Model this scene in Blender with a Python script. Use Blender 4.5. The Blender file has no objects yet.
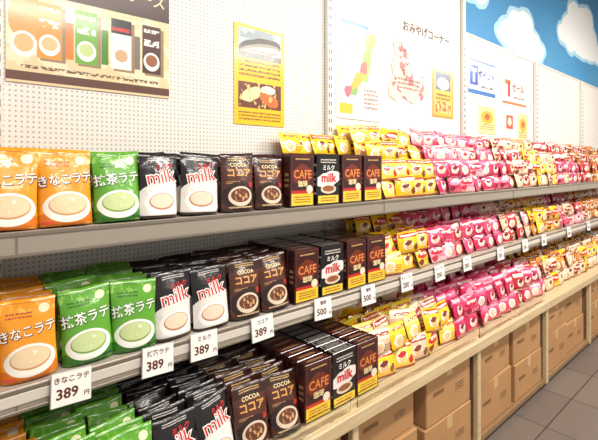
import bpy, bmesh, math, random
from mathutils import Vector, Matrix
random.seed(7)
scene=bpy.context.scene
scene.view_settings.view_transform='Standard'
try: scene.view_settings.look='None'
except Exception: pass

def lin(c):
    return tuple(((x/255)/12.92 if x/255<=.04045 else ((x/255+.055)/1.055)**2.4) for x in c)+(1,)

# ---------------------------------------------------------------- materials
def new_mat(name,rough=.5,metal=0.0,spec=.5,coat=0.0):
    m=bpy.data.materials.new(name); m.use_nodes=True
    nt=m.node_tree; b=nt.nodes['Principled BSDF']
    b.inputs['Roughness'].default_value=rough
    b.inputs['Metallic'].default_value=metal
    b.inputs['Specular IOR Level'].default_value=spec
    b.inputs['Coat Weight'].default_value=coat
    b.inputs['Coat Roughness'].default_value=.10
    return m,nt,b
def mathn(nt,op,a,b=None,c=None):
    n=nt.nodes.new('ShaderNodeMath'); n.operation=op
    for i,v in enumerate((a,b,c)):
        if v is None: continue
        if isinstance(v,(int,float)): n.inputs[i].default_value=v
        else: nt.links.new(v,n.inputs[i])
    return n.outputs[0]
def vmath(nt,op,a,b=None):
    n=nt.nodes.new('ShaderNodeVectorMath'); n.operation=op
    for i,v in enumerate((a,b)):
        if v is None: continue
        if isinstance(v,tuple): n.inputs[i].default_value=v
        else: nt.links.new(v,n.inputs[i])
    return n.outputs['Value'] if op=='LENGTH' else n.outputs[0]
def mixc(nt,fac,a,b):
    n=nt.nodes.new('ShaderNodeMix'); n.data_type='RGBA'
    nt.links.new(fac,n.inputs[0]) if not isinstance(fac,(int,float)) else setattr(n.inputs[0],'default_value',fac)
    for i,v in ((6,a),(7,b)):
        if isinstance(v,tuple): n.inputs[i].default_value=v
        else: nt.links.new(v,n.inputs[i])
    return n.outputs[2]
def noise(nt,vec,scale,detail=2):
    n=nt.nodes.new('ShaderNodeTexNoise'); n.inputs['Scale'].default_value=scale; n.inputs['Detail'].default_value=detail
    if vec is not None: nt.links.new(vec,n.inputs['Vector'])
    return n.outputs['Fac']
def noisec(nt,vec,scale,detail=2):
    n=nt.nodes.new('ShaderNodeTexNoise'); n.inputs['Scale'].default_value=scale; n.inputs['Detail'].default_value=detail
    nt.links.new(vec,n.inputs['Vector']); return n.outputs['Color']
def print_mat(name,base,layers,rough=.24,coat=.5,bump=.0):
    m,nt,b=new_mat(name,rough,coat=coat)
    uv=nt.nodes.new('ShaderNodeUVMap').outputs[0]
    sp=nt.nodes.new('ShaderNodeSeparateXYZ'); nt.links.new(uv,sp.inputs[0])
    U,V=sp.outputs[0],sp.outputs[1]
    col=lin(base)
    for L in layers:
        k=L[0]; c=lin(L[-1])
        if k=='rect':
            _,cx,cy,w,h,_c=L
            mask=mathn(nt,'MULTIPLY',mathn(nt,'COMPARE',U,cx,w/2),mathn(nt,'COMPARE',V,cy,h/2))
        elif k=='ell':
            _,cx,cy,rx,ry,_c=L
            mask=mathn(nt,'LESS_THAN',vmath(nt,'LENGTH',vmath(nt,'DIVIDE',vmath(nt,'SUBTRACT',uv,(cx,cy,0)),(rx,ry,1))),1.0)
        elif k=='blob':   # ragged island-like patch, rotated
            _,cx,cy,rx,ry,rot,amt,sc,_c=L
            d=vmath(nt,'MULTIPLY',vmath(nt,'SUBTRACT',noisec(nt,uv,sc,3),(.5,.5,.5)),(amt,amt,0))
            p=vmath(nt,'SUBTRACT',vmath(nt,'ADD',uv,d),(cx,cy,0))
            vr=nt.nodes.new('ShaderNodeVectorRotate'); vr.rotation_type='Z_AXIS'; vr.inputs['Angle'].default_value=-rot
            nt.links.new(p,vr.inputs['Vector'])
            mask=mathn(nt,'LESS_THAN',vmath(nt,'LENGTH',vmath(nt,'DIVIDE',vr.outputs[0],(rx,ry,1000))),1.0)
        elif k=='text':
            _,cx,cy,w,h,rows,_c=L
            mask=mathn(nt,'MULTIPLY',mathn(nt,'COMPARE',U,cx,w/2),mathn(nt,'COMPARE',V,cy,h/2))
            fr=mathn(nt,'FRACT',mathn(nt,'MULTIPLY',mathn(nt,'SUBTRACT',V,cy-h/2),rows/h))
            mask=mathn(nt,'MULTIPLY',mask,mathn(nt,'COMPARE',fr,.5,.27))
            mp=vmath(nt,'MULTIPLY',uv,(rows*3.2/h*.35,rows/h*1.2,1))
            mask=mathn(nt,'MULTIPLY',mask,mathn(nt,'GREATER_THAN',noise(nt,mp,2.2,3),.47))
        elif k=='noise':
            _,cx,cy,w,h,sc,th,_c=L
            mask=mathn(nt,'MULTIPLY',mathn(nt,'COMPARE',U,cx,w/2),mathn(nt,'COMPARE',V,cy,h/2))
            mask=mathn(nt,'MULTIPLY',mask,mathn(nt,'GREATER_THAN',noise(nt,uv,sc,3),th))
        col=mixc(nt,mask,col,c)
    if isinstance(col,tuple): b.inputs['Base Color'].default_value=col
    else: nt.links.new(col,b.inputs['Base Color'])
    if bump>0:
        bp=nt.nodes.new('ShaderNodeBump'); bp.inputs['Strength'].default_value=bump; bp.inputs['Distance'].default_value=.006
        tc=nt.nodes.new('ShaderNodeTexCoord').outputs['Object']
        nt.links.new(noise(nt,tc,28,3),bp.inputs['Height']); nt.links.new(bp.outputs[0],b.inputs['Normal'])
        nt.links.new(bp.outputs[0],b.inputs['Coat Normal'])
    return m
def flat(name,c,rough=.5,metal=0,nscale=0,namt=.12,spec=.5):
    m,nt,b=new_mat(name,rough,metal,spec)
    if nscale:
        tc=nt.nodes.new('ShaderNodeTexCoord').outputs['Object']
        d=tuple(max(0,x*(1-namt*2.2)) for x in lin(c)[:3])+(1,)
        nt.links.new(mixc(nt,noise(nt,tc,nscale,4),d,lin(c)),b.inputs['Base Color'])
    else: b.inputs['Base Color'].default_value=lin(c)
    return m

# ---------------------------------------------------------------- mesh builder
class T:
    def __init__(s): s.v=[]; s.f=[]
    def quad(s,idx,mat,smooth=False,uvs=None):
        s.f.append((tuple(idx),mat,smooth,uvs or [(0,0)]*len(idx)))
    def merge(s,o,M=None):
        n=len(s.v)
        s.v.extend([M@v for v in o.v] if M is not None else [v.copy() for v in o.v])
        for (i,m,sm,uv) in o.f: s.f.append((tuple(k+n for k in i),m,sm,uv))
        return s
    def build(s,name,parent=None,loc=None):
        me=bpy.data.meshes.new(name); me.from_pydata([tuple(v) for v in s.v],[],[f[0] for f in s.f])
        mats=[]
        for f in s.f:
            if f[1] not in mats: mats.append(f[1])
        for m in mats: me.materials.append(m)
        ix={m:i for i,m in enumerate(mats)}
        uvl=me.uv_layers.new(name='UVMap')
        me.polygons.foreach_set('material_index',[ix[f[1]] for f in s.f])
        me.polygons.foreach_set('use_smooth',[f[2] for f in s.f])
        flatuv=[]
        for f in s.f:
            for u in f[3]: flatuv.extend(u)
        uvl.data.foreach_set('uv',flatuv)
        me.update()
        o=bpy.data.objects.new(name,me); scene.collection.objects.link(o)
        if parent: o.parent=parent
        if loc: o.location=loc
        return o
def box(cx,cy,cz,w,d,h,mat,side=None,bev=.0):
    t=T(); bm=bmesh.new(); bmesh.ops.create_cube(bm,size=1)
    for v in bm.verts: v.co=Vector((v.co.x*w,v.co.y*d,v.co.z*h))
    if bev>0: bmesh.ops.bevel(bm,geom=list(bm.edges),offset=bev,segments=1,affect='EDGES')
    bm.normal_update(); bm.verts.index_update()
    t.v=[v.co+Vector((cx,cy,cz)) for v in bm.verts]
    for f in bm.faces:
        n=f.normal; ax=max(range(3),key=lambda k:abs(n[k]))
        uvs=[]
        for v in f.verts:
            x,y,z=v.co.x/w+.5,v.co.y/d+.5,v.co.z/h+.5
            uvs.append((x,z) if ax==1 else ((y,z) if ax==0 else (x,y)))
        mm=mat if (side is None or (ax==1 and n.y<0)) else side
        t.quad([v.index for v in f.verts],mm,False,uvs)
    bm.free(); return t

_tc={}
def text2d(body,size,bold=.0,sx=1.0):
    k=(body,size,bold,sx)
    if k in _tc: return _tc[k]
    cu=bpy.data.curves.new('t','FONT'); cu.body=body; cu.size=size; cu.align_x='CENTER'; cu.align_y='CENTER'
    cu.offset=bold*size; cu.resolution_u=2; cu.fill_mode='FRONT'
    ob=bpy.data.objects.new('t',cu); scene.collection.objects.link(ob)
    dg=bpy.context.evaluated_depsgraph_get(); me=bpy.data.meshes.new_from_object(ob.evaluated_get(dg))
    vs=[(v.co.x*sx,v.co.y) for v in me.vertices]; fs=[tuple(p.vertices) for p in me.polygons]
    bpy.data.objects.remove(ob); bpy.data.curves.remove(cu); bpy.data.meshes.remove(me)
    _tc[k]=(vs,fs); return _tc[k]
def add_text(t,body,size,cx,cz,mat,yfun,bold=.02,rot=0,sx=1.0):
    vs,fs=text2d(body,size,bold,sx)
    n=len(t.v); c,s=math.cos(rot),math.sin(rot)
    for x,z in vs:
        X=cx+x*c-z*s; Z=cz+x*s+z*c
        t.v.append(Vector((X,yfun(X,Z),Z)))
    for f in fs: t.quad([k+n for k in f],mat)

def pouch(w,h,d,mat,kind='stand',nu=10,nv=14,texts=(),ph=0.0):
    def th(u,v):
        U=min(1,abs(2*u-1)); side=(1-U**2.6)**.6
        if kind=='stand':
            p=(max(0,1-(v/.9)**2.2))**.8 if v<.9 else 0
        else:
            q=min(1,max(0,(v-.07)/.86)); p=math.sin(math.pi*q)**.55 if 0<q<1 else 0
        return d/2*side*p+.0008
    def wob(u,v): return (.0022*math.sin(9*u+4*v+ph)+.0035*math.sin(3*u+ph))*max(0,v-.45)*2
    t=T()
    for sgn in (-1,1):
        base=len(t.v)
        for j in range(nv+1):
            v=j/nv
            for i in range(nu+1):
                u=i/nu
                pin=.05*math.sin(math.pi*v)-.01 if kind=='stand' else -.03*math.sin(math.pi*v)+.02
                zz=v*h+(.003*math.sin(2.5*u+ph)*v if kind=='stand' else 0)
                t.v.append(Vector(((u-.5)*w*(1-pin),sgn*th(u,v)+wob(u,v),zz)))
        for j in range(nv):
            for i in range(nu):
                a=base+j*(nu+1)+i; q=[a,a+1,a+nu+2,a+nu+1]
                uv=[(i/nu,j/nv),((i+1)/nu,j/nv),((i+1)/nu,(j+1)/nv),(i/nu,(j+1)/nv)]
                if sgn>0: q=q[::-1]; uv=uv[::-1]
                t.quad(q,mat,True,uv)
    N=(nu+1)*(nv+1)
    for i in range(nu):
        t.quad([i,N+i,N+i+1,i+1],mat,True,[(i/nu,0)]*4)
        a=nv*(nu+1)+i; t.quad([a,a+1,N+a+1,N+a],mat,True,[(i/nu,1)]*4)
    for k,(body,size,cx,cz,m,bold,rot,sx) in enumerate(texts):
        off=.0012+.0007*k
        add_text(t,body,size,cx*w,cz*h,m,lambda X,Z:-th(X/w+.5,Z/h)-off+wob(X/w+.5,Z/h),bold,rot,sx)
    return t

# ---------------------------------------------------------------- ink colours
white=flat('ink_white',(248,246,240),.4); cream=flat('ink_cream',(245,225,170),.5)
black=flat('ink_black',(25,20,20),.5); red=flat('ink_red',(200,30,30),.5); brown=flat('ink_brown',(96,44,24),.5)
gold=flat('ink_gold',(225,165,90),.4); navy=flat('ink_blue',(35,80,165),.5); orange_i=flat('ink_orange',(196,78,28),.5)
grey_i=flat('ink_grey',(110,105,100),.5); dgreen=flat('ink_green',(40,110,30),.5)

# ---------------------------------------------------------------- pouches
m_or=print_mat('orange_pouch_print',(242,154,30),[
 ('noise',.5,.92,1,.2,9,.56,(250,190,80)),('rect',.5,.95,1,.012,(205,112,15)),
 ('text',.35,.80,.45,.09,2,(170,60,40)),('ell',.80,.86,.10,.06,(240,225,190)),('blob',.5,.08,.6,.1,0,.2,5,(218,118,26)),
 ('ell',.52,.24,.45,.20,(250,244,232)),('ell',.52,.265,.36,.14,(205,152,100)),('ell',.52,.275,.34,.125,(238,210,170)),
 ('noise',.52,.28,.3,.14,8,.58,(250,236,212)),('rect',.15,.05,.2,.04,(235,90,60))],bump=.4)
m_gr=print_mat('green_pouch_print',(96,166,48),[
 ('noise',.5,.92,1,.2,9,.56,(142,196,80)),('rect',.5,.95,1,.012,(60,120,35)),
 ('text',.35,.80,.45,.09,2,(40,90,30)),('ell',.80,.86,.10,.06,(240,240,200)),('blob',.5,.08,.6,.1,0,.2,5,(50,120,36)),
 ('ell',.5,.24,.45,.20,(248,248,238)),('ell',.5,.265,.36,.14,(130,160,75)),('ell',.5,.275,.34,.125,(202,218,155)),
 ('noise',.5,.28,.3,.14,8,.58,(232,238,205)),('rect',.85,.05,.2,.04,(40,80,30))],bump=.4)
m_mk=print_mat('black_white_pouch_print',(24,20,22),[
 ('blob',.5,.26,.62,.34,.15,.10,3,(236,230,224)),('text',.5,.90,.6,.06,2,(220,215,210)),
 ('ell',.5,.23,.42,.18,(252,250,245)),('ell',.5,.25,.33,.13,(190,140,105)),('ell',.5,.26,.30,.11,(238,215,190)),
 ('rect',.5,.015,1,.05,(60,40,35))],bump=.4)
m_br=print_mat('brown_pouch_print',(84,42,32),[
 ('rect',.5,.9,1,.2,(54,26,22)),('text',.5,.9,.6,.07,2,(214,180,120)),('text',.3,.50,.4,.05,2,(200,160,110)),
 ('blob',.5,.26,.5,.26,0,.1,4,(48,24,18)),('ell',.5,.26,.36,.17,(226,205,182)),('ell',.5,.275,.29,.12,(104,58,36)),('noise',.5,.28,.4,.2,10,.55,(205,160,110)),
 ('text',.5,.07,.7,.05,1,(220,190,150)),('rect',.85,.45,.12,.08,(190,44,36)),
 ('rect',.5,.02,1,.03,(40,24,20))],bump=.4)
W=.128; H=.198; D=.05
def P(m,texts): return [pouch(W,H,D,m,'stand',texts=texts,ph=p) for p in (0,2.1,4.4)]
orange_p=P(m_or,[('きなこラテ',.0305,-.0,.585,brown,.045,.10,.84),('きなこラテ',.0305,-.01,.59,white,.012,.10,.84)])
green_p=P(m_gr,[('抹茶ラテ',.034,0,.585,dgreen,.045,.10,.9),('抹茶ラテ',.034,-.01,.59,white,.012,.10,.9)])
milk_p=P(m_mk,[('milk',.060,0,.62,white,.05,.14,.95),('milk',.060,0,.62,red,.0,.14,.95),('ミルク',.02,.12,.78,red,.03,.12,1)])
cocoa_p=P(m_br,[('ココア',.032,.0,.65,gold,.03,.0,1),('COCOA',.018,0,.79,cream,.02,0,1)])
def plain(m): return [pouch(W,H,D,m,ph=p) for p in (0,2.1,4.4)]
plainP={id(orange_p):plain(m_or),id(green_p):plain(m_gr),id(milk_p):plain(m_mk),id(cocoa_p):plain(m_br)}

# boxes
m_cb=print_mat('maroon_box_print',(66,26,24),[('rect',.5,.5,.9,.94,(100,42,32)),('rect',.5,.5,.86,.90,(60,24,24)),
 ('text',.5,.90,.6,.05,1,(225,180,110)),('blob',.5,.60,.42,.20,0,.15,4,(116,44,28)),('rect',.5,.13,.9,.22,(240,200,56)),('text',.5,.13,.7,.14,3,(130,40,30)),('rect',.5,.27,.9,.06,(196,40,36)),('ell',.8,.32,.13,.08,(236,225,200))])
m_cs=print_mat('maroon_box_side',(58,26,24),[('rect',.5,.5,.8,.55,(84,38,32)),('text',.5,.5,.6,.3,3,(200,160,120))])
m_kb=print_mat('black_box_print',(26,22,24),[('blob',.5,.50,.55,.15,.1,.1,4,(238,232,226)),('text',.5,.86,.7,.1,2,(220,210,200)),('ell',.5,.30,.34,.09,(226,205,180)),('ell',.5,.31,.26,.06,(150,90,55)),('rect',.5,.1,.9,.15,(240,204,64)),('text',.5,.1,.7,.1,2,(150,50,30))])
m_ks=print_mat('black_box_side',(28,24,26),[('rect',.5,.5,.84,.6,(215,208,200)),('rect',.5,.5,.80,.52,(36,28,30)),('text',.5,.5,.6,.3,3,(200,190,180))])
BW,BH,BD=.13,.205,.042
def PB(m,s,texts):
    t=box(0,0,BH/2,BW,BD,BH,m,s,.002)
    for k,(b,sz,cx,cz,mm,bo,sx) in enumerate(texts): add_text(t,b,sz,cx*BW,cz*BH,mm,lambda X,Z:-BD/2-.0008-.0004*k,bo,0,sx)
    return [t]
maroon_b=PB(m_cb,m_cs,[('CAFE',.046,0,.60,orange_i,.035,.9),('CAFE',.046,.0,.605,gold,-.012,.9),('珈琲',.026,0,.42,cream,.02,1)])
black_b=PB(m_kb,m_ks,[('milk',.05,0,.52,red,.03,1),('ミルク',.024,0,.72,white,.02,1)])
plainP[id(maroon_b)]=[box(0,0,BH/2,BW,BD,BH,m_cb,m_cs,.002)]; plainP[id(black_b)]=[box(0,0,BH/2,BW,BD,BH,m_kb,m_ks,.002)]

def stand_rows(name,tm,xs,yf,z0,n,pitch,lean=-.08,jit=1.0):
    g=T()
    for x in xs:
        for r in range(n):
            t=random.choice(tm if r<2 else plainP[id(tm)])
            M=Matrix.Translation((x+random.uniform(-.006,.006)*jit,yf+.028+r*pitch+random.uniform(-.004,.004)*jit,z0+.003))@Matrix.Rotation(random.uniform(-.14,.14)*jit,4,'Z')@Matrix.Rotation(random.uniform(-.05,.05)*jit,4,'Y')@Matrix.Rotation(lean+random.uniform(-.04,.04)*jit,4,'X')@Matrix.Scale(1+random.uniform(-.025,.025)*jit,4)
            g.merge(t,M)
    return g.build(name)

Z1,Z2,Z3=1.34,.965,.592
YF=1.235
stand_rows('orange_latte_pouches',orange_p,[-.10,.035,.165,.298],YF,Z1,6,.05)
stand_rows('green_latte_pouches',green_p,[.428],YF,Z1,6,.05)
stand_rows('milk_drink_pouches',milk_p,[.557,.69],YF,Z1,6,.05)
stand_rows('cocoa_pouches',cocoa_p,[.835,.975],YF,Z1,6,.05)
stand_rows('coffee_boxes',maroon_b,[1.125,1.415,1.56],YF,Z1,6,.052,0,.25)
stand_rows('milk_drink_boxes',black_b,[1.27],YF,Z1,6,.052,0,.25)
stand_rows('orange_latte_pouches',orange_p,[-.075,.06,.215],YF,Z2,6,.05)
stand_rows('green_latte_pouches',green_p,[.35,.475],YF,Z2,6,.05)
stand_rows('milk_drink_pouches',milk_p,[.60,.73],YF,Z2,6,.05)
stand_rows('cocoa_pouches',cocoa_p,[.87,1.005],YF,Z2,6,.05)
stand_rows('coffee_boxes',maroon_b,[1.15,1.445,1.585],YF,Z2,7,.046,0,.2)
stand_rows('milk_drink_boxes',black_b,[1.295],YF,Z2,7,.046,0,.2)
YL=1.10
stand_rows('orange_latte_pouches',orange_p,[-.10,.03,.16],YL,Z3,8,.05,-.2,1.2)
stand_rows('green_latte_pouches',green_p,[.29,.42],YL,Z3,8,.05,-.2,1.2)
stand_rows('milk_drink_pouches',milk_p,[.55,.68],YL,Z3,8,.05,-.2,1.2)
stand_rows('cocoa_pouches',cocoa_p,[.81,.94],YL,Z3,8,.05,-.2,1.2)
stand_rows('coffee_boxes',maroon_b,[1.08,1.355],YL,Z3,9,.046,0,.2)
stand_rows('milk_drink_boxes',black_b,[1.218],YL,Z3,9,.046,0,.2)

# ---------------------------------------------------------------- candy bags
def bagmats(name,base,banner,face,accent,dot):
    A=print_mat(name+'_a',base,[('noise',.5,.5,1,1,6,.60,dot),('rect',.5,.83,.9,.20,banner),('text',.5,.83,.8,.14,1,(250,240,220)),
      ('blob',.40,.40,.24,.22,0,.12,4,(248,240,226)),('blob',.42,.36,.16,.17,.2,.12,5,face),('blob',.42,.50,.18,.10,.2,.15,5,accent),
      ('blob',.82,.26,.14,.17,0,.1,6,accent),('rect',.5,.03,1,.05,banner)],bump=.4)
    Bm=print_mat(name+'_b',base,[('blob',.5,.58,.44,.20,.25,.12,3,banner),('text',.5,.58,.66,.22,1,(250,242,225)),('text',.5,.30,.7,.12,2,accent),
      ('noise',.5,.12,1,.22,9,.5,dot),('blob',.18,.2,.16,.14,0,.1,5,accent),('rect',.5,.95,1,.08,dot)],bump=.4)
    C=print_mat(name+'_c',base,[('rect',.5,.80,1,.34,dot),('text',.55,.80,.8,.24,1,banner),('blob',.34,.36,.24,.24,.4,.15,4,(248,240,226)),('blob',.34,.34,.17,.17,0,.12,5,face),
      ('text',.74,.30,.36,.3,3,accent),('rect',.5,.03,1,.06,accent)],bump=.4)
    return [A,A,Bm,C]
mm=dict(
 y=bagmats('yellow_bag_print',(248,200,16),(200,36,30),(246,196,140),(124,54,30),(252,222,70)),
 c=bagmats('yellow_cream_bag_print',(248,212,70),(206,70,30),(250,210,150),(196,44,40),(250,232,140)),
 p=bagmats('pink_bag_print',(224,70,114),(196,20,66),(250,200,180),(170,24,48),(244,150,176)),
 m=bagmats('magenta_bag_print',(200,34,86),(240,150,178),(250,205,195),(140,16,48),(226,80,124)),
 r=bagmats('cream_bag_print',(230,196,160),(160,32,32),(240,200,160),(130,60,34),(246,228,204)),
 w=bagmats('white_pink_bag_print',(238,160,176),(208,34,66),(250,212,188),(196,46,68),(250,218,220)),
 k=bagmats('red_bag_print',(186,30,44),(246,220,200),(246,200,170),(110,20,24),(214,60,70)),
 o=bagmats('amber_bag_print',(212,122,30),(134,40,24),(240,200,140),(104,48,24),(236,170,64)))
B={k:[pouch(.132,.112,.042,m,'pillow',nu=6,nv=6) for m in v] for k,v in mm.items()}
def pile(name,keys,x0,x1,yf,z0,tiers,dy=.072,th=.09,bw=.125):
    g=T(); n=max(1,round((x1-x0)/bw)); bw=(x1-x0)/n
    for i in range(n):
        dk=random.uniform(-.004,.003)
        for r,nt_ in enumerate(tiers):
            for k in range(nt_):
                if k<nt_-2 and r>0: continue
                M=Matrix.Translation((x0+bw*(i+.5)+random.uniform(-.010,.010),yf+.032+r*dy+k*.012+random.uniform(-.008,.008),z0+.004+k*(th+dk)))@Matrix.Rotation(random.uniform(-.25,.25),4,'Z')@Matrix.Rotation(random.uniform(-.12,.12)*(.3 if k==0 else 1),4,'Y')@Matrix.Rotation(-.24+random.uniform(-.16,.10),4,'X')
                g.merge(random.choice(B[random.choice(keys)]),M)
    return g.build(name)
tt=[2,3,4,4]
pile('yellow_candy_bags','yyyc',1.66,2.16,YF,Z1,tt,th=.088)
pile('pink_candy_bags','ppwm',2.16,2.72,YF,Z1,tt,th=.088)
pile('magenta_candy_bags','mmpk',2.72,3.10,YF,Z1,tt,th=.088)
pile('cream_candy_bags','rrwk',3.10,3.60,YF,Z1,tt)
pile('yellow_candy_bags','yycr',3.60,4.10,YF,Z1,tt)
pile('pink_candy_bags','mmrk',4.10,4.85,YF,Z1,tt)
pile('amber_candy_bags','ook',4.85,6.2,YF,Z1,tt)
g=T()
for x in [1.30,1.42,1.54,1.64,1.36,1.48,1.6]:
    M=Matrix.Translation((x,1.49+random.uniform(-.03,.02),Z1+BH+.006))@Matrix.Rotation(random.uniform(-.2,.2),4,'Z')@Matrix.Rotation(-.35,4,'X'); g.merge(random.choice(B['y']),M)
g.build('yellow_candy_bags')
tm=[2,2,3,3]
pile('yellow_candy_bags','yyyc',1.67,2.10,YF,Z2,tm,th=.084)
pile('pink_candy_bags','wppk',2.10,2.62,YF,Z2,tm,th=.084)
pile('magenta_candy_bags','mmp',2.62,3.0,YF,Z2,tm,th=.084)
pile('cream_candy_bags','rrwk',3.0,3.5,YF,Z2,tm,th=.084)
pile('yellow_candy_bags','yyo',3.5,4.1,YF,Z2,tm,th=.084)
pile('pink_candy_bags','wprk',4.1,4.8,YF,Z2,tm,th=.084)
pile('amber_candy_bags','oor',4.8,6.2,YF,Z2,tm,th=.084)
tl=[2,2,2,3,3]
pile('yellow_candy_bags','yycr',1.43,2.1,YL,Z3,tl,dy=.08)
pile('magenta_candy_bags','mmmp',2.1,2.9,YL,Z3,tl,dy=.08)
pile('pink_candy_bags','pwmk',2.9,3.4,YL,Z3,tl,dy=.08)
pile('amber_candy_bags','oyr',3.4,6.2,YL,Z3,tl,dy=.08)

# ---------------------------------------------------------------- shelves
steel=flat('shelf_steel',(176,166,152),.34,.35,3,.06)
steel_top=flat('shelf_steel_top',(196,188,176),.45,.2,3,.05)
railm=flat('shelf_price_rail',(138,128,116),.3,.4); raill=flat('price_rail_pale',(214,206,194),.3)
posts=[.18,1.608,3.035,4.45,5.87]
def shelf(name,ztop,pale=False):
    g=T(); x0,x1=-1.2,6.3; L=x1-x0; c=(x0+x1)/2
    g.merge(box(c,(1.232+1.557)/2,ztop-.012,L,1.557-1.232,.024,steel_top,None,.002))
    g.merge(box(c,1.224,ztop-.028,L,.014,.062,steel,None,.004))
    g.merge(box(c,1.2155,ztop-.003,L,.004,.010,railm,None,.001))
    g.merge(box(c,1.2155,ztop-.054,L,.004,.008,railm,None,.001))
    if pale: g.merge(box(c,1.2155,ztop-.024,L,.003,.026,raill,None,.001))
    for p in posts:
        g.merge(box(p,1.2165,ztop-.028,.004,.003,.06,railm))
        t=T(); w=.003
        for sx in (-w,w):
            for (y,z) in ((1.25,ztop-.024),(1.557,ztop-.024),(1.557,ztop-.085),(1.45,ztop-.06),(1.25,ztop-.036)): t.v.append(Vector((p+sx,y,z)))
        t.quad([0,1,2,3,4],steel); t.quad([9,8,7,6,5],steel)
        for k in range(5): t.quad([k,(k+1)%5,5+(k+1)%5,5+k],steel)
        g.merge(t)
    return g.build(name)
shelf('display_shelf',Z1-.001); shelf('display_shelf',Z2-.001,True)

upr=flat('upright_white',(224,219,211),.4,.1); slot=flat('upright_slot',(60,58,56),.6)
for p in posts+[-1.2]:
    top=3.3 if p<3.5 else 2.5
    g=box(p,1.575,(top+.6)/2,.035,.026,top-.6,upr,None,.003)
    for k in range(40):
        z=.7+k*.045
        if z<2.4:
            g.merge(box(p-.007,1.5615,z,.004,.002,.022,slot)); g.merge(box(p+.007,1.5615,z,.004,.002,.022,slot))
    g.build('shelf_upright')

# price tags
tagm=flat('tag_paper',(246,243,236),.5); clear=flat('tag_holder',(190,188,184),.2)
def tag(x,body,price):
    g=T()
    g.merge(box(0,0,0,.092,.0016,.080,tagm)); g.merge(box(0,.0025,.0,.096,.002,.084,clear,None,.0008))
    add_text(g,body,.017,0,.022,brown,lambda X,Z:-.0014,.02)
    add_text(g,price,.035,-.010,-.012,brown,lambda X,Z:-.0014,.025)
    add_text(g,'円',.014,.036,-.022,brown,lambda X,Z:-.0014,.02)
    M=Matrix.Translation((x,1.204,.937+random.uniform(-.003,.003)))@Matrix.Rotation(random.uniform(-.05,.05),4,'Y')@Matrix.Rotation(-.10,4,'X')
    h=T(); h.merge(g,M); h.build('price_tag')
for x,b,p in [(.296,'きなこラテ','389'),(.525,'抹茶ラテ','389'),(.675,'ミルク','389'),(.903,'ココア','389'),(1.20,'珈琲','500'),(1.48,'珈琲','500'),(1.77,'キャンディ','200'),(2.07,'キャンディ','200'),(2.37,'いちご','200'),(2.81,'いちご','200'),(3.21,'ミルク','200'),(3.57,'キャラメル','200'),(4.15,'キャンディ','200'),(4.7,'キャンディ','200')]:
    tag(x,b,p)

# ---------------------------------------------------------------- base table
def woodmat(name,a,b_):
    m,nt,b=new_mat(name,.4)
    tc=nt.nodes.new('ShaderNodeTexCoord').outputs['Object']
    n=noise(nt,vmath(nt,'MULTIPLY',tc,(1.5,18,18)),3,5)
    nt.links.new(mixc(nt,n,lin(a),lin(b_)),b.inputs['Base Color']); return m
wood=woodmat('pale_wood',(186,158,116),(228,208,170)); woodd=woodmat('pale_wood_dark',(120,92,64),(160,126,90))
g=T(); c=2.55; L=7.5
g.merge(box(c,1.302,Z3-.018,L,.504,.032,wood,None,.003))
g.merge(box(c,1.042,Z3-.022,L,.016,.052,wood,None,.003))
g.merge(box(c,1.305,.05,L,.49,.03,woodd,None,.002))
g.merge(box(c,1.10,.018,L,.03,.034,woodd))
for p in [-.74,.24,1.22,2.20,3.18,4.16,5.14,6.12]:
    g.merge(box(p,1.065,.30,.035,.028,.53,wood,None,.003)); g.merge(box(p,1.54,.30,.035,.028,.53,wood,None,.003))
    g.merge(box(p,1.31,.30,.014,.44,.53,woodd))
g.build('display_base_unit')
ac,nt,b=new_mat('clear_acrylic',.05); b.inputs['Transmission Weight'].default_value=1; b.inputs['IOR'].default_value=1.2; b.inputs['Base Color'].default_value=(.95,.97,.98,1)
g=T()
for (a,e) in [(.26,1.2),(1.24,2.18),(2.22,3.16)]:
    g.merge(box((a+e)/2,1.062,Z3+.026,e-a,.003,.054,ac))
g.build('acrylic_shelf_guard')

card=flat('cardboard',(190,144,96),.75,0,6,.10); cardd=flat('cardboard_dark',(132,96,62),.8,0,6,.1); tape=flat('packing_tape',(206,172,120),.3)
lab=print_mat('carton_print',(180,136,90),[('text',.5,.5,.9,.8,3,(70,50,40))],.7,0)
def carton(x,y,z,w,d,h,rot=0):
    t=box(0,0,h/2,w,d,h,card,None,.004)
    t.merge(box(0,0,h+.0012,w-.006,.004,.0024,cardd)); t.merge(box(0,0,h+.002,.998*w,.05,.002,tape))
    t.merge(box(0,-d/2-.0006,h-.03,.05,.0016,.06,tape))
    t.merge(box(w*.24,-d/2-.0008,h*.45,w*.2,.0012,h*.2,lab))
    t.merge(box(-w*.25,-d/2-.001,h*.55,.09,.0016,.018,cardd))
    t.merge(box(-w/2-.0006,0,h-.03,.0016,.05,.06,tape))
    M=Matrix.Translation((x,y,z))@Matrix.Rotation(rot,4,'Z'); q=T(); q.merge(t,M); q.build('cardboard_box')
for b0 in [.24,1.22,2.20,3.18,4.16,5.14]:
    for i in range(2):
        x=b0+.255+i*.47
        h1=random.choice([.22,.24,.26]); h2=.47-h1+random.uniform(-.03,.01)
        y=1.262+random.uniform(-.012,.012)
        carton(x,y,.0655,.42,.36,h1,random.uniform(-.03,.03))
        carton(x+random.uniform(-.01,.01),y+random.uniform(-.01,.01),.0655+h1+.003,.40,.35,h2,random.uniform(-.05,.05))

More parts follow.
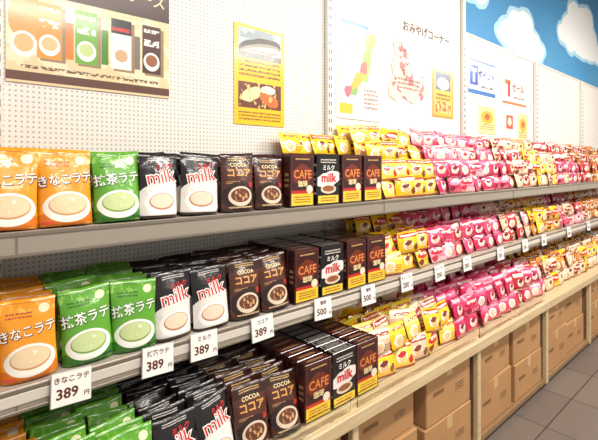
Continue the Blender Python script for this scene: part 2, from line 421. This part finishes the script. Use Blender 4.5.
# ---------------------------------------------------------------- room
def peg(name,dark,pitch=62.5):
    m,nt,b=new_mat(name,.5)
    tc=nt.nodes.new('ShaderNodeTexCoord').outputs['Object']
    f=vmath(nt,'FRACTION',vmath(nt,'MULTIPLY',tc,(pitch,0,pitch)))
    l=vmath(nt,'LENGTH',vmath(nt,'MULTIPLY',vmath(nt,'SUBTRACT',f,(.5,.5,.5)),(1,0,1)))
    mask=mathn(nt,'LESS_THAN',l,.21)
    nt.links.new(mixc(nt,mask,lin((230,225,218)),lin(dark)),b.inputs['Base Color']); return m
pegm=peg('pegboard_white',(172,166,160)); pegl=peg('pegboard_smooth',(222,217,210),80)
def mural():
    m,nt,b=new_mat('sky_mural_paint',.6)
    tc=nt.nodes.new('ShaderNodeTexCoord').outputs['Object']
    d=vmath(nt,'ADD',tc,vmath(nt,'MULTIPLY',vmath(nt,'SUBTRACT',noisec(nt,tc,2.5,2),(.5,.5,.5)),(.25,0,.18)))
    col=mixc(nt,noise(nt,tc,.8,1),lin((36,118,180)),lin((84,162,206)))
    puffs=[]
    for (cx,cz,s) in [(4.25,.72,.9),(6.05,1.10,1.35),(2.9,1.0,1.0),(7.6,.9,1.1),(5.0,1.75,.9)]:
        for (dx,dz,r) in [(0,0,.26),(.28,-.03,.20),(-.28,-.05,.19),(.12,.13,.19),(-.13,.11,.17),(.5,-.08,.11),(-.48,-.09,.10)]:
            puffs.append((cx+dx*s-2.9,cz+dz*s,r*s))
    for grow,cc in ((.045,(168,212,232)),(0,(244,246,246))):
        acc=None
        for (x,z,r) in puffs:
            k=vmath(nt,'LENGTH',vmath(nt,'DIVIDE',vmath(nt,'SUBTRACT',d,(x,0,z)),(r*1.25+grow,1000,r*.8+grow)))
            acc=k if acc is None else mathn(nt,'MINIMUM',acc,k)
        col=mixc(nt,mathn(nt,'LESS_THAN',acc,1.0),col,lin(cc))
    nt.links.new(col,b.inputs['Base Color']); return m
box(0,0,0,10.2,.1,4.0,mural()).build('wall_back',None,(2.9,1.68,2.0))
plainm=flat('wall_paint',(226,222,214),.6)
g=T()
for a,e,top in [(-1.2,.18,3.3),(.18,1.608,3.3),(1.608,3.035,3.3),(3.035,4.45,2.49),(4.45,5.87,2.49),(5.87,7.2,2.49)]:
    g.merge(box((a+e)/2,1.60,top/2,e-a-.004,.02,top,pegm if e<1.7 else pegl,None,.001))
    g.merge(box((a+e)/2,1.60,top+.012,e-a,.03,.024,upr,None,.002))
g.build('trim_pegboard_panels')
fl,nt,b=new_mat('floor_tile',.35)
tc=nt.nodes.new('ShaderNodeTexCoord').outputs['Object']
br=nt.nodes.new('ShaderNodeTexBrick'); br.offset=0; br.inputs['Scale'].default_value=1; br.inputs['Brick Width'].default_value=.45; br.inputs['Row Height'].default_value=.45; br.inputs['Mortar Size'].default_value=.004
br.inputs['Color1'].default_value=lin((110,98,92)); br.inputs['Color2'].default_value=lin((120,108,100)); br.inputs['Mortar'].default_value=lin((64,58,56))
nt.links.new(tc,br.inputs['Vector']); nt.links.new(br.outputs[0],b.inputs['Base Color'])
box(2.9,-.7,-.05,10.2,4.9,.1,fl).build('floor')
box(8.05,-.7,2.0,.1,4.9,4.0,plainm).build('wall_right')
box(2.9,-.7,4.05,10.4,4.9,.1,flat('ceiling_paint',(235,233,228),.7)).build('ceiling')

# ---------------------------------------------------------------- posters
YP=1.5865
def poster(name,x0,x1,z0,z1,mat,texts=(),rot=0,y=YP):
    w,h=x1-x0,z1-z0
    t=box(0,0,0,w,.003,h,mat,white)
    for k,(b_,sz,u,v,m_,bo,sx) in enumerate(texts): add_text(t,b_,sz,(u-.5)*w,(v-.5)*h,m_,lambda X,Z:-.0022-.0004*k,bo,0,sx)
    M=Matrix.Translation(((x0+x1)/2,y,(z0+z1)/2))@Matrix.Rotation(rot,4,'Y'); q=T(); q.merge(t,M); q.build(name)
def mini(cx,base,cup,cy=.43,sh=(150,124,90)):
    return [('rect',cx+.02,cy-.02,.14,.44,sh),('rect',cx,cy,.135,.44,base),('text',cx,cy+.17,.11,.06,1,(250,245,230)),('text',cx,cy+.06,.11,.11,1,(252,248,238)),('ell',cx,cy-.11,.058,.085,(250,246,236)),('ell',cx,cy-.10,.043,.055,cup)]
brochure=print_mat('brochure_print',(228,204,160),[('noise',.5,.4,1,.7,4,.5,(240,222,186)),('rect',.5,.86,1,.30,(60,32,28)),('blob',.10,.50,.09,.2,0,.1,6,(214,150,70)),('rect',.5,.055,1,.07,(96,60,46)),
   ('ell',.09,.30,.07,.10,(250,244,230)),('ell',.09,.31,.05,.07,(222,180,120)),
   ('rect',.335,.38,.05,.30,(214,120,30)),('rect',.55,.38,.045,.30,(70,130,40)),('rect',.765,.38,.04,.30,(120,110,104))]
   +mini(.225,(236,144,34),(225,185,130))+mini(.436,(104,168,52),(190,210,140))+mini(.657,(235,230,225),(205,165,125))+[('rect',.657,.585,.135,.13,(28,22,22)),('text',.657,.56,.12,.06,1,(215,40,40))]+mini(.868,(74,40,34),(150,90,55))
   +[('text',.5,.13,.85,.05,1,(110,80,60))],.3)
poster('drink_range_poster',.205,.735,1.762,2.17,brochure,[('ドリンクシリーズ',.052,.58,.88,cream,.01,1)])
yp=print_mat('yellow_poster_print',(246,196,24),[('rect',.5,.82,.86,.30,(176,186,190)),('noise',.5,.92,.86,.10,5,.5,(140,154,162)),('blob',.5,.80,.43,.09,.10,.03,6,(60,54,52)),('blob',.5,.775,.40,.06,.10,.03,6,(150,144,130)),('blob',.5,.765,.36,.035,.10,.03,6,(212,206,190)),('text',.5,.74,.76,.06,2,(84,76,70)),('rect',.5,.70,.86,.06,(92,90,80)),('noise',.5,.70,.86,.06,14,.5,(60,60,44)),
  ('text',.5,.57,.82,.18,4,(110,50,36)),('rect',.5,.30,.86,.26,(110,58,34)),('blob',.32,.31,.2,.07,.2,.05,6,(236,216,168)),('blob',.68,.27,.2,.07,-.2,.05,6,(206,112,50)),('blob',.66,.37,.15,.04,0,.05,8,(240,232,214)),('noise',.5,.30,.86,.26,12,.60,(240,196,110)),('text',.5,.09,.84,.10,3,(120,50,40))],.3)
poster('yellow_food_poster',1.034,1.316,1.685,2.13,yp)
mp=print_mat('map_poster_print',(226,232,230),[('rect',.5,.5,.94,.95,(206,224,228)),
  ('blob',.76,.82,.14,.085,.5,.14,5,(240,218,110)),('blob',.66,.58,.22,.09,1.15,.16,6,(170,206,120)),('blob',.60,.52,.10,.07,.8,.1,7,(236,130,120)),('blob',.45,.38,.18,.075,.5,.16,6,(246,190,90)),('blob',.24,.28,.09,.06,.2,.14,7,(226,120,130)),('blob',.38,.27,.08,.035,.2,.1,7,(150,190,110)),
  ('rect',.28,.80,.44,.26,(246,242,230)),('text',.28,.80,.38,.2,5,(110,110,110)),('rect',.76,.22,.38,.28,(248,240,230)),('text',.76,.22,.34,.22,5,(160,110,100)),('rect',.4,.945,.6,.04,(60,130,184)),('rect',.2,.10,.28,.10,(240,200,70))],.3)
poster('regional_map_poster',1.68,2.06,1.76,2.32,mp)
cut=print_mat('country_map_cutout_print',(246,206,190),[('noise',.5,.5,1,1,4,.54,(230,124,128)),('noise',.5,.5,1,1,7,.56,(250,238,218)),('noise',.3,.6,.7,.6,9,.60,(160,90,66)),('text',.5,.30,.6,.2,3,(130,70,60))],.5,0)
def cutout(name,pts,mat):
    t=T(); N=len(pts); y=YP
    xs=[p[0] for p in pts]; zs=[p[1] for p in pts]
    uv=[((a-min(xs))/(max(xs)-min(xs)),(b_-min(zs))/(max(zs)-min(zs))) for a,b_ in pts]
    for s_ in (0,.003):
        for a,b_ in pts: t.v.append(Vector((a,y+s_-.0015,b_)))
    t.quad(range(N),mat,False,uv); t.quad([N+k for k in range(N)][::-1],mat,False,uv[::-1])
    for k in range(N): t.quad([(k+1)%N,k,N+k,N+(k+1)%N],white)
    t.build(name)
cutout('country_map_cutout',[(2.14,1.93),(2.22,1.90),(2.30,1.93),(2.40,1.90),(2.50,1.93),(2.56,1.99),(2.55,2.06),(2.50,2.10),(2.46,2.07),(2.40,2.08),(2.36,2.13),(2.35,2.20),(2.30,2.27),(2.24,2.30),(2.19,2.26),(2.21,2.18),(2.17,2.12),(2.19,2.05),(2.14,2.00)],cut)
bp=print_mat('tan_poster_print',(214,158,50),[('rect',.5,.5,.88,.92,(232,190,86)),('rect',.5,.70,.72,.34,(110,120,146)),('blob',.5,.66,.3,.12,0,.08,6,(240,226,200)),('text',.5,.40,.7,.14,2,(120,50,40)),('rect',.5,.20,.72,.22,(200,110,50)),('noise',.5,.2,.72,.22,8,.5,(240,206,140))],.35)
poster('tan_notice_poster',2.63,2.91,1.84,2.20,bp)
s1=print_mat('payment_sign_print',(246,246,246),[('rect',.5,.10,1,.12,(60,120,190)),('rect',.5,.97,1,.05,(60,120,190)),('rect',.2,.56,.28,.56,(34,84,176)),('rect',.2,.70,.18,.10,(245,245,245)),('rect',.2,.54,.07,.36,(245,245,245)),('text',.68,.28,.5,.12,1,(60,70,90))],.3)
poster('payment_notice_sign',3.13,3.60,2.05,2.33,s1,[('ポイント',.075,.66,.60,navy,.03,1)])
s2=print_mat('store_sign_print',(248,246,243),[('rect',.2,.72,.24,.14,(240,130,50)),('rect',.25,.50,.10,.46,(220,50,44)),('rect',.5,.08,1,.08,(230,120,70)),('text',.68,.28,.5,.12,1,(120,60,60))],.3)
poster('payment_notice_sign',3.74,4.24,2.03,2.31,s2,[('セール',.085,.64,.58,red,.03,1)])
s3=print_mat('small_notice_print',(250,230,160),[('ell',.5,.6,.36,.24,(240,180,50)),('text',.5,.25,.8,.24,3,(150,70,50)),('blob',.5,.62,.16,.12,0,.1,6,(220,90,60))],.35)
poster('small_notice_card',3.30,3.60,1.76,1.98,s3); poster('small_notice_card',3.78,3.98,1.74,1.98,print_mat('small_notice_red',(245,240,232),[('rect',.5,.6,.7,.5,(214,80,60)),('ell',.5,.62,.2,.16,(245,220,190))],.4)); poster('small_notice_card',4.06,4.28,1.72,1.98,s3)
g=T(); add_text(g,'おみやげコーナー',.072,2.575,2.385,brown,lambda X,Z:1.588,.01); g.build('wall_lettering')

# ---------------------------------------------------------------- lights
em,nt,b=new_mat('lamp_diffuser',.5); b.inputs['Emission Color'].default_value=(1,.93,.84,1); b.inputs['Emission Strength'].default_value=4.0
for i,(x,y,e) in enumerate([(.9,-.15,42),(3.2,-.15,60),(5.6,-.15,58),(.8,-1.7,32),(3.2,-1.7,36)]):
    g=box(0,0,.04,1.6,.22,.06,white,None,.01); g.merge(box(0,0,.004,1.5,.16,.01,em))
    for sx in (-.6,.6): g.merge(box(sx,0,.5,.01,.01,.9,grey_i))
    o=g.build('ceiling_lamp',None,(x,y,3.05))
    l=bpy.data.lights.new('lamp_light','AREA'); l.shape='RECTANGLE'; l.size=1.5; l.size_y=.2; l.energy=e; l.color=(1,.94,.86)
    lo=bpy.data.objects.new('lamp_light',l); scene.collection.objects.link(lo); lo.parent=o; lo.location=(0,0,-.03)
    lo.rotation_euler=(math.radians(20),0,0)
w=bpy.data.worlds.new('World'); scene.world=w; w.use_nodes=True
w.node_tree.nodes['Background'].inputs[0].default_value=(1,.95,.89,1); w.node_tree.nodes['Background'].inputs[1].default_value=.52

# ---------------------------------------------------------------- camera
cd=bpy.data.cameras.new('Camera'); cam=bpy.data.objects.new('Camera',cd); scene.collection.objects.link(cam)
cam.location=(0,0,1.5); cd.sensor_width=36; cd.lens=430/598*36; cd.shift_y=-54/598
al=math.atan2(483,430)
cam.rotation_euler=(math.pi/2,0,al-math.pi/2); cd.clip_start=.02
scene.camera=cam
